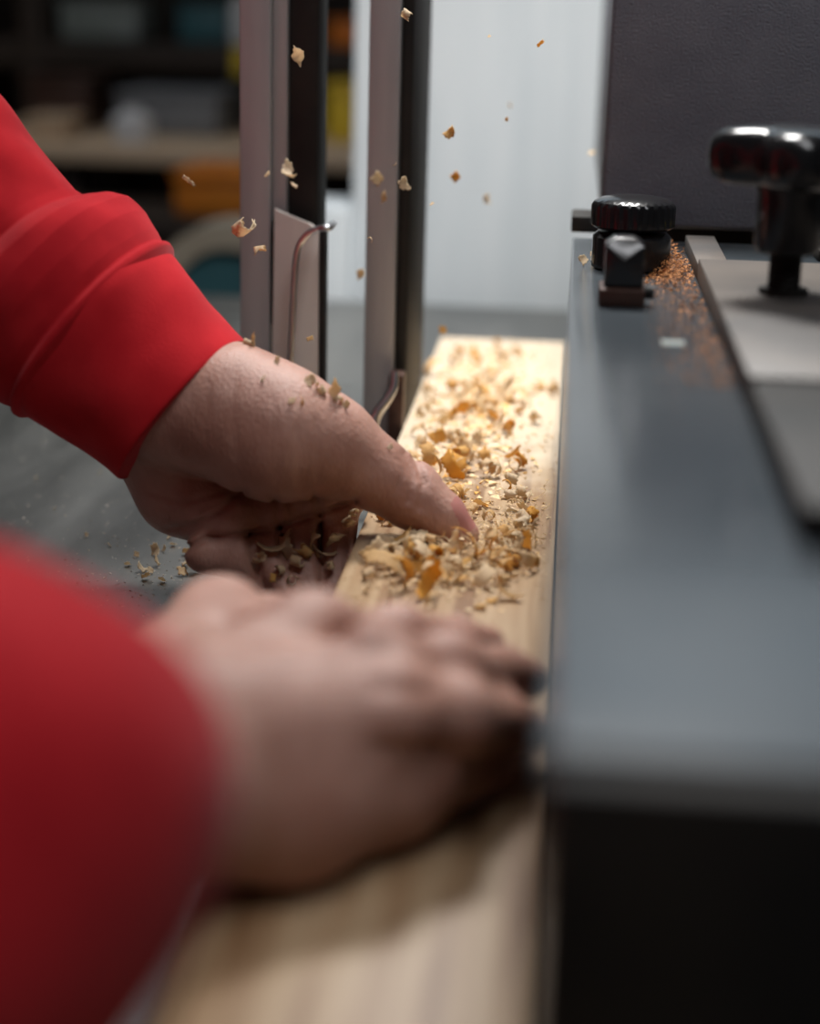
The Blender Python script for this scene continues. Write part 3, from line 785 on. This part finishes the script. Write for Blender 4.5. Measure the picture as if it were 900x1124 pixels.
zs = 1.0805
boxthing('cloth_bag', 66, 150, 2, 52, zs, yS + 0.03, 0.2, M['green_grey'], 'grey green bag lying on the dark shelf', 'bag')
boxthing('dark_teal_box', 195, 250, 5, 50, zs, yS + 0.03, 0.2, M['teal'], 'dark teal box on the shelf beside the grey green bag', 'box')
boxthing('spray_can', 251, 274, -6, 40, zs, yS + 0.02, 0.1, M['white'], 'pale spray can on the shelf behind the grey post', 'can', rnd=True)

# ------------------------------------------------------------------ remaining background things
def P(px, py, y):
    r = ray(px, py); return CAM + r * (y / r[1])
# orange case standing on a dark trolley in front of the bench
q0, q1 = P(190, 238, 2.7), P(300, 192, 2.7)
oc = thing('orange_case', ((q0[0] + q1[0]) / 2, 2.8, q0[2]), 'orange plastic tool case on the dark trolley', 'case')
obj('body', box(NB(), q0[0], q1[0], 2.70, 2.90, q0[2], q1[2] - .012, .012, 3), M['orange'], oc)
obj('lid', box(NB(), q0[0] - .003, q1[0] + .003, 2.695, 2.905, q1[2] - .012, q1[2], .004), M['orange'], oc)
tr = thing('trolley', ((q0[0] + q1[0]) / 2, 2.8, 0), 'dark wooden trolley under the orange case', 'trolley')
obj('deck', box(NB(), q0[0] - .35, q1[0] + .45, 2.62, 2.93, q0[2] - .03, q0[2], .003), M['dark_wood'], tr)
for x in (q0[0] - .33, q1[0] + .39):
    for y in (2.63, 2.87): obj('leg', box(NB(), x, x + .05, y, y + .05, 0, q0[2] - .03, .003), M['dark_wood'], tr)
obj('front_panel', box(NB(), q0[0] - .34, q1[0] + .44, 2.66, 2.68, 0.1, q0[2] - .03, .003), M['dark_wood'], tr)
# teal drum with a beige rim
c = P(252, 330, 2.15)
dr = thing('drum', (c[0], 2.15, c[2]), 'teal machine pulley cover with a beige rim behind the left guard post', 'drum')
def disc(r0, r1, y0, y1):
    bm = NB(); n = 72; prof_ = [(r0, y0), (r1, y0), (r1, y1), (r0, y1)]
    rings = [[bm.verts.new((c[0] + r * math.cos(2 * math.pi * i / n), y, c[2] + r * math.sin(2 * math.pi * i / n))) for i in range(n)] for r, y in prof_]
    rings.append(rings[0])
    for a, b in zip(rings[:-1], rings[1:]):
        for i in range(n):
            j = (i + 1) % n; bm.faces.new((a[i], a[j], b[j], b[i]))
    return bm
obj('rim', disc(0.068, 0.099, 2.13, 2.21), M['tan'], dr)
obj('face', disc(0.004, 0.0655, 2.145, 2.20), M['teal'], dr)
db = NB(); box(db, c[0] - .07, c[0] + .07, 2.15, 2.2, 0, c[2] - .075, .004)
obj('stand', db, M['teal'], dr)
# bright plastic things seen between the two posts
def between(name, px0, px1, py0, py1, y, depth, mat, label, cat, zbase):
    return boxthing(name, px0, px1, py0, py1, zbase, y, depth, mat, label, cat)
boxthing('yellow_box', 358, 398, 92, 140, zbt, by + 0.2, 0.15, M['yellow'], 'yellow box on the workbench seen between the two guard posts', 'box')
boxthing('orange_box', 360, 400, 22, 56, zs, yS + 0.03, 0.15, M['orange'], 'orange box on the shelf seen between the two guard posts', 'box')
t0, t1 = P(255, 84, by + .455), P(271, 52, by + .455)
tm = thing('tape_measure', ((t0[0] + t1[0]) / 2, by + .455, t0[2]), 'small yellow tape measure clipped on the shelf edge left of the wider guard post', 'tape measure')
obj('case', box(NB(), t0[0], t1[0], by + .450, by + .4745, t0[2], t1[2], .008), M['yellow'], tm)
obj('tape_tip', box(NB(), t0[0] - .003, t0[0] + .004, by + .452, by + .470, t0[2] - .006, t0[2] + .004, .001), M['chrome'], tm)

# ------------------------------------------------------------------ wood shavings
rng = random.Random(7)
def shaving_mesh(kind, seed):
    r = random.Random(seed)
    Lg = r.uniform(.013, .023) if kind != 'flake' else r.uniform(.007, .011)
    W = r.uniform(.0032, .0062) if kind != 'thread' else r.uniform(.0012, .002)
    nu, nv = (22, 5) if kind != 'flake' else (9, 5)
    turns = {'curl': r.uniform(.55, 1.15), 'flake': r.uniform(.08, .25), 'thread': r.uniform(.4, 1.3), 'bow': r.uniform(.22, .5)}[kind]
    R = Lg / (2 * math.pi * turns); tw = r.uniform(-.5, .5)
    jag = .09 if kind == 'flake' else .13
    sl0, sl1 = r.uniform(-.12, .12), r.uniform(-.12, .12)
    e0 = [(.13 + sl0 * (j / nv - .5) * 2 + r.uniform(0, jag)) * Lg for j in range(nv + 1)]; e1 = [(.13 + sl1 * (j / nv - .5) * 2 + r.uniform(0, jag)) * Lg for j in range(nv + 1)]
    V = []; Fc = []
    for i in range(nu + 1):
        for j in range(nv + 1):
            s = e0[j] + (Lg - e0[j] - e1[j]) * i / nu
            a = s / R * (1 + .25 * s / Lg)
            rr = R * (1 - .28 * s / Lg)
            wv = (j / nv - .5) * W * (1 + .12 * math.sin(i * 1.3 + seed))
            x = rr * math.sin(a); z = R - rr * math.cos(a); y = wv + tw * s * .35
            z += .0006 * math.sin(j * 2.1 + i * .9 + seed) * (1 if kind == 'flake' else .4)
            V.append((x, y, z))
    for i in range(nu):
        for j in range(nv):
            a = i * (nv + 1) + j; Fc.append((a, a + 1, a + nv + 2, a + nv + 1))
    if kind in ('thread', 'curl'):     # frayed ends
        for j in range(nv):
            b = len(V); p = np.array(V[j]); q = np.array(V[j + 1]); o = (p - np.array(V[nv + 1 + j])); o = o / (np.linalg.norm(o) + 1e-9)
            V.append(tuple((p + q) / 2 + o * r.uniform(.0008, .003) + np.array([0, 0, r.uniform(-.001, .001)]))); Fc.append((j, b, j + 1))
    c = np.mean(np.array(V), 0); V = [tuple(np.array(v) - c) for v in V]
    me = bpy.data.meshes.new('wood_shaving'); me.from_pydata(V, [], Fc); me.update()
    bm = NB(); bm.from_mesh(me)
    bmesh.ops.solidify(bm, geom=bm.faces[:], thickness=0.00022); bm.to_mesh(me); bm.free()
    me.polygons.foreach_set('use_smooth', [True] * len(me.polygons)); me.materials.append(M['shaving'])
    return me
KINDS = (['curl'] * 6 + ['flake'] * 5 + ['bow'] * 5 + ['thread'] * 3)
SH = [shaving_mesh(k, 11 + i) for i, k in enumerate(KINDS)]
SHp = []
for m in SH:
    c_ = m.copy(); c_.materials.clear(); c_.materials.append(M['pale_shaving']); SHp.append(c_)
PTS = [np.array([v.co[:] for v in m.vertices]) for m in SH]
def place(idx, loc, rot, s, label, group, pale=False, rest=None):
    o = bpy.data.objects.new('wood_shaving', (SHp if pale else SH)[idx]); C.objects.link(o)
    R = Matrix.Rotation(rot[2], 3, 'Z') @ Matrix.Rotation(rot[1], 3, 'Y') @ Matrix.Rotation(rot[0], 3, 'X')
    loc = list(loc)
    if rest is not None:
        z = (PTS[idx] @ np.array(R).T)[:, 2].min() * s; loc[2] = rest - z
    o.matrix_world = Matrix.Translation(loc) @ R.to_4x4() @ Matrix.Scale(s, 4)
    tag(o, label, 'wood shaving', group); return o
def rnd_rot(flat=.5): return (rng.gauss(0, flat), rng.gauss(0, flat), rng.uniform(0, 6.283))
from mathutils.bvhtree import BVHTree
bvh = BVHTree.FromPolygons([v.co for v in body.data.vertices], [p.vertices for p in body.data.polygons])
# heap around the thumb tip
n = 0
while n < 84:
    px = rng.gauss(490, 50); py = rng.gauss(612, 22)
    if not (402 < px < 586 and 560 < py < 668): continue
    p = onz(px, py, ZB)
    if not (BX + .006 < p[0] < -.008): continue
    if n % 2 and rng.random() < .3: continue
    if 474 < px < 534 and 556 < py < 619: continue
    lev = max(0, rng.random() ** 1.6 * .010 * math.exp(-((px - 490) / 60) ** 2 - ((py - 605) / 26) ** 2))
    h = bvh.ray_cast(Vector((p[0], p[1], 1.2)), Vector((0, 0, -1)))
    if h[0] is not None and h[0].z > ZB + .004:
        continue
    place(rng.choice([0, 1, 2, 3, 4, 5, 6, 8, 11, 12, 13, 14, 15, 11, 12, 13, 14, 15, 16, 17, 18, 16, 17]), p, rnd_rot(.9), rng.uniform(.65, 1.35), 'pale curled shaving in the loose heap around the thumb tip', 'shavings heaped around the thumb', rest=ZB + .0003 + lev)
    n += 1
# along the far half of the board
n = 0
while n < 108:
    y = rng.uniform(.80, 1.27); x = rng.uniform(BX + .004, -.006)
    dens = math.exp(-((x - (-.060)) / .030) ** 2)
    if rng.random() > .22 + .85 * dens: continue
    if y > 1.16 and rng.random() < .6: continue
    h = bvh.ray_cast(Vector((x, y, 1.2)), Vector((0, 0, -1)))
    if h[0] is not None: continue
    place(rng.randrange(len(SH)), (x, y, 0), rnd_rot(.6), rng.uniform(.7, 1.4), 'amber or cream shaving strewn on the board beyond the thumb', 'shavings strewn on the far board', rest=ZB + .0003)
    n += 1
# frizzy threads standing in the heap and beside the fence
for k in range(24):
    px, py = (rng.gauss(575, 14), rng.gauss(585, 22)) if k % 3 else (rng.gauss(460, 40), rng.gauss(610, 14))
    p = onz(px, py, ZB)
    if not (BX + .006 < p[0] < -.008) or (472 < px < 536 and 556 < py < 622): continue
    place(rng.choice([16, 17, 18, 2]), p, rnd_rot(1.3), rng.uniform(.8, 1.4), 'pale curled shaving in the loose heap around the thumb tip', 'shavings heaped around the thumb', pale=True, rest=ZB + .0003 + rng.random() * .003)
# few on the nearer board
for px, py, s in ((470, 655, 1.2), (500, 640, .9), (555, 658, .9), (540, 662, .7), (395, 672, .6), (430, 648, .6)):
    p = onz(px, py, ZB); place(rng.choice([6, 7, 8, 9, 11, 12]), p, rnd_rot(.4), s, 'thin shaving lying on bare wood just in front of the heap', 'shavings in front of the heap', rest=ZB + .0003)
# on the curled fingers
for k, (px, py, s) in enumerate([(286, 612, 1.2), (300, 600, 1.5), (316, 600, 1.6), (336, 604, 1.5), (326, 616, 1.4), (308, 624, 1.0), (344, 596, 1.3), (358, 606, 1.1), (370, 590, 1.2), (300, 634, .9), (320, 636, .9), (382, 572, 1.2), (364, 620, .9), (388, 562, 1.0)]):
    d = Vector(ray(px, py)); h = bvh.ray_cast(Vector(CAM), d)
    if h[0] is None or h[3] < 0.7: continue
    p = np.array(h[0]) - FWD * .004
    place(rng.choice([0, 1, 2, 3, 4, 5, 12, 13]), p, rnd_rot(1.2), s * .8, 'dull tan curl caught between the curled fingers and the board edge', 'shavings on the curled fingers', pale=(k % 3 > 0))
# on top of the left wrist and hand
ONHAND = [(277, 381, .95, 16, 'frayed shaving at the edge of the red cuff'), (272, 376, .7, 3, 'small curl tucked at the edge of the red cuff'), (303, 398, .55, 9, 'tiny flake on the wrist just past the cuff'),
        (338, 420, .9, 8, 'pale flake on the thumb base, first of the cluster on its ridge'), (346, 424, .8, 17, 'splinter standing up in the thumb base cluster'),
        (352, 430, .75, 1, 'curled shaving in the middle of the thumb base cluster'), (362, 434, .9, 12, 'golden shaving at the top of the thumb base cluster'),
        (370, 440, .7, 4, 'small curl low in the thumb base cluster'), (378, 446, .6, 9, 'last small flake at the lower end of the thumb base cluster'),
        (289, 417, .5, 10, 'small pale flake on the back of the wrist'), (320, 441, .55, 7, 'pale flake beside a golden one on the hand'), (330, 443, .55, 13, 'golden flake stuck on the middle of the hand'),
        (427, 492, .4, 6, 'tiny flake on the thumb above its knuckle')]
for k, (px, py, s, idx, lab) in enumerate(ONHAND):
    hit = None
    for q in range(0, 30, 2):
        h = bvh.ray_cast(Vector(CAM), Vector(ray(px - q * .4, py + q)))
        if h[0] is not None: hit = h; break
    if hit is None: continue
    nn = Vector(hit[1])
    if nn.dot(Vector(-FWD)) < 0: nn = -nn
    p = np.array(hit[0]) + np.array(nn) * .0012
    q = nn.to_track_quat('Z', 'Y').to_euler()
    place(idx, p, (q.x + rng.gauss(0, .25), q.y + rng.gauss(0, .25), q.z), s, lab, 'shavings stuck on the left hand', pale=(k not in (6, 11)))
# in the air
AIR = [(327, 60, .84, 9, .95, 'cream flake flying in front of the black strip, high up'),
       (446, 16, .86, 1, .75, 'curled shaving flying near the top of the guard post'),
       (593, 47, .90, 7, .72, 'tan chip flying against the pale column near its top'),
       (494, 146, .93, 8, .85, 'amber chip flying before the upper part of the pale column'),
       (500, 194, 1.0, 7, .8, 'blurred tan chip below the amber one before the pale column'),
       (204, 196, .84, 16, .85, 'thin hooked shaving flying before the orange case'),
       (266, 250, .84, 2, 1.45, 'large frayed shaving flying at the edge of the grey post'),
       (285, 272, .84, 13, .75, 'narrow shaving dropping just below the large frayed one'),
       (316, 188, .80, 13, .85, 'blurred long shaving flying before the black block'),
       (322, 203, .80, 6, .6, 'small pale flake under the blurred long shaving'),
       (293, 192, .80, 8, .45, 'small orange chip on the edge of the wide grey post'),
       (414, 196, .78, 7, .8, 'blurred pale chip before the grey guard post, upper of two'),
       (443, 202, .82, 6, .8, 'bright chip flying before the black strip of the guard post'),
       (422, 215, .78, 9, .65, 'blurred pale chip before the grey guard post, lower of two'),
       (340, 371, .9, 10, .6, 'pale flake drifting before the beige cover plate'),
       (396, 300, .76, 8, .55, 'faint pale chip at the left edge of the guard post'),
       (474, 224, .84, 6, .35, 'tiny reddish chip at the right edge of the black strip'),
       (486, 362, 1.05, 7, .7, 'blurred white chip just above the far end of the board'),
       (534, 218, 1.1, 9, .7, 'faint chip low before the pale column'),
       (556, 131, .95, 8, .25, 'speck in the middle of the pale column'),
       (537, 40, .9, 8, .25, 'dark speck near the top of the pale column'),
       (196, 297, .84, 14, .4, 'little flake flying just above the rolled red sleeve'),
       (407, 262, .84, 17, .4, 'thin splinter before the grey face of the guard post'),
       (434, 180, .84, 17, .3, 'hair-thin splinter before the guard post'),
       (649, 168, 1.1, 7, .7, 'blurred white chip at the left edge of the dark housing'),
       (560, 115, 1.1, 9, .45, 'faint blurred chip high before the pale column')]
for px, py, d, idx, s, lab in AIR:
    from_cam = Matrix.Rotation(rng.gauss(0, .55), 3, 'X') @ Matrix.Rotation(rng.gauss(0, .45), 3, 'Y') @ Matrix.Rotation(rng.uniform(0, 6.28), 3, 'Z')
    q = (Vector(-FWD).to_track_quat('Z', 'Y').to_matrix() @ from_cam).to_euler()
    place(idx, at(px, py, d), (q.x, q.y, q.z), s * 1.15, lab, 'shavings flying in the air', pale=(px < 470 and px != 293))
# on the saw table
for px, py, s in ((155, 628, .8), (170, 610, .9), (172, 622, .9), (160, 637, .8), (140, 622, .5), (205, 622, 1.1), (212, 630, 1.1), (190, 600, .6), (178, 640, .7), (150, 612, .5), (120, 600, .4), (186, 592, .6), (205, 610, .8), (200, 632, .9), (165, 630, .6), (180, 606, .5), (95, 590, .35), (60, 560, .35), (110, 520, .35), (40, 525, .35)):
    place(rng.choice([6, 7, 8, 9, 10]), onz(px, py, ZT), rnd_rot(.25), s * 1.05, 'pale flake on the dark table just left of the curled fingers', 'flakes on the saw table', pale=True, rest=ZT + .0003)
# on the fence
for px, py, s, lab in ((640, 292, .7, 'pale splinter on the fence left of the round knob'), (652, 286, .7, 'orange splinter on the fence left of the round knob')):
    place(8, onz(px, py, ZF), rnd_rot(.3), s, lab, None, pale=(px == 640), rest=ZF + .0003)

def crumbs(name, mat, n, fn, smin_, smax_, label, seed):
    r = random.Random(seed); V = []; Fc = []; k = 0
    while k < n:
        p = fn(r)
        if p is None: continue
        s = r.uniform(smin_, smax_)
        e = np.array([[r.uniform(-1, 1) for _ in range(3)] for _ in range(4)]) * s * np.array([1, 1, .45])
        e[:, 2] -= e[:, 2].min(); b = len(V)
        V += [tuple(np.array(p) + q) for q in e]; Fc += [(b, b + 1, b + 2), (b, b + 2, b + 3), (b, b + 3, b + 1), (b + 1, b + 3, b + 2)]; k += 1
    me = bpy.data.meshes.new(name); me.from_pydata(V, [], Fc); me.update(); me.materials.append(mat)
    o = bpy.data.objects.new(name, me); C.objects.link(o); tag(o, label, 'sawdust', kind='stuff'); return o
def on_board(r):
    if r.random() < .45:
        p = onz(r.gauss(490, 48), r.gauss(608, 22), ZB)
        if not (BX + .002 < p[0] < -.003 and .62 < p[1] < .9) or bvh.ray_cast(Vector((p[0], p[1], 1.2)), Vector((0, 0, -1)))[0] is not None: return None
        return (p[0], p[1], ZB + max(0, r.random() * .006 * math.exp(-((p[0] + .045) / .02) ** 2 - ((p[1] - .76) / .04) ** 2)))
    x = r.uniform(BX + .002, -.002); y = r.uniform(.78, 1.285)
    if r.random() > .35 + .65 * math.exp(-((x + .05) / .03) ** 2): return None
    if bvh.ray_cast(Vector((x, y, 1.2)), Vector((0, 0, -1)))[0] is not None: return None
    return (x, y, ZB)
crumbs('sawdust', M['sawdust'], 2600, on_board, .0005, .0019, 'fine sawdust and splinters scattered over the pine board', 3)
def fibres(name, mat, n, fn, label, seed):
    r = random.Random(seed); V = []; Fc = []; k = 0
    while k < n:
        p = fn(r)
        if p is None: continue
        ln = r.uniform(.003, .009); wd = r.uniform(.00018, .0005); a = r.uniform(0, 6.283); el = abs(r.gauss(0, .5)); cv = r.uniform(-2.2, 2.2); cu = r.uniform(-1.0, .8)
        q = np.array(p, float); b = len(V); ns = 6
        for i in range(ns + 1):
            t = i / ns; aa = a + cv * t; e2 = el + cu * t
            w_ = wd * (1 - .7 * t); sd = np.array([-math.sin(aa), math.cos(aa), 0]) * w_
            V += [tuple(q - sd), tuple(q + sd), tuple(q + np.array([0, 0, w_ * 1.2]))]
            q = q + np.array([math.cos(aa) * math.cos(e2), math.sin(aa) * math.cos(e2), math.sin(e2)]) * ln / ns
            q[2] = max(q[2], p[2])
        for i in range(ns):
            for u in range(3):
                v = (u + 1) % 3; Fc.append((b + i * 3 + u, b + i * 3 + v, b + i * 3 + 3 + v, b + i * 3 + 3 + u))
        k += 1
    me = bpy.data.meshes.new(name); me.from_pydata(V, [], Fc); me.update(); me.materials.append(mat)
    o = bpy.data.objects.new(name, me); C.objects.link(o); tag(o, label, 'wood fibres', kind='stuff'); return o
def heap_fuzz(r):
    px, py = (r.gauss(500, 46), r.gauss(608, 19)) if r.random() < .7 else (r.gauss(568, 15), r.gauss(578, 24))
    p = onz(px, py, ZB)
    if not (BX + .004 < p[0] < -.006 and .64 < p[1] < .92): return None
    if bvh.ray_cast(Vector((p[0], p[1], 1.2)), Vector((0, 0, -1)))[0] is not None: return None
    return (p[0], p[1], ZB + .0002 + r.random() ** 1.5 * .009 * math.exp(-((px - 505) / 60) ** 2 - ((py - 603) / 26) ** 2))
fibres('wood_fibres', M['sawdust'], 620, heap_fuzz, 'fuzzy pale wood fibres between the shavings around the thumb tip', 21)
def far_board(r):
    y = r.uniform(.84, 1.25); x = -.056 + r.gauss(0, .020)
    if not (BX + .003 < x < -.006) or r.random() > 1.15 - abs(y - 1.0) * 2.2: return None
    if bvh.ray_cast(Vector((x, y, 1.2)), Vector((0, 0, -1)))[0] is not None: return None
    return (x, y, ZB)
crumbs('wood_chips', M['chips'], 900, far_board, .0014, .0040, 'small golden wood chips covering the far middle of the pine board', 9)
def on_fence(r):
    if r.random() < .62:
        p = onz(r.gauss(735, 13), r.gauss(300, 11), ZF)
        if not (.034 < p[0] < .0600 and p[1] < .96): return None
        return (p[0], p[1], ZF + r.random() * .009 * math.exp(-((p[0] - .050) / .008) ** 2))
    return (.060 - abs(r.gauss(0, .010)), r.uniform(.60, .9), ZF)
crumbs('orange_sawdust', M['amber'], 2600, on_fence, .0003, .0013, 'rust orange sawdust heaped on the fence beside the round knob', 4)
def on_table(r):
    p = onz(r.uniform(0, 260), r.uniform(455, 690), ZT)
    if p[0] > -.11: return None
    if r.random() > .25 + .75 * math.exp(-((p[0] + .19) / .06) ** 2 - ((p[1] - .84) / .08) ** 2): return None
    return (p[0], p[1], ZT)
crumbs('table_sawdust', M['grey_dust'], 900, on_table, .0003, .0012, 'fine grey sawdust scattered on the dark saw table', 5)
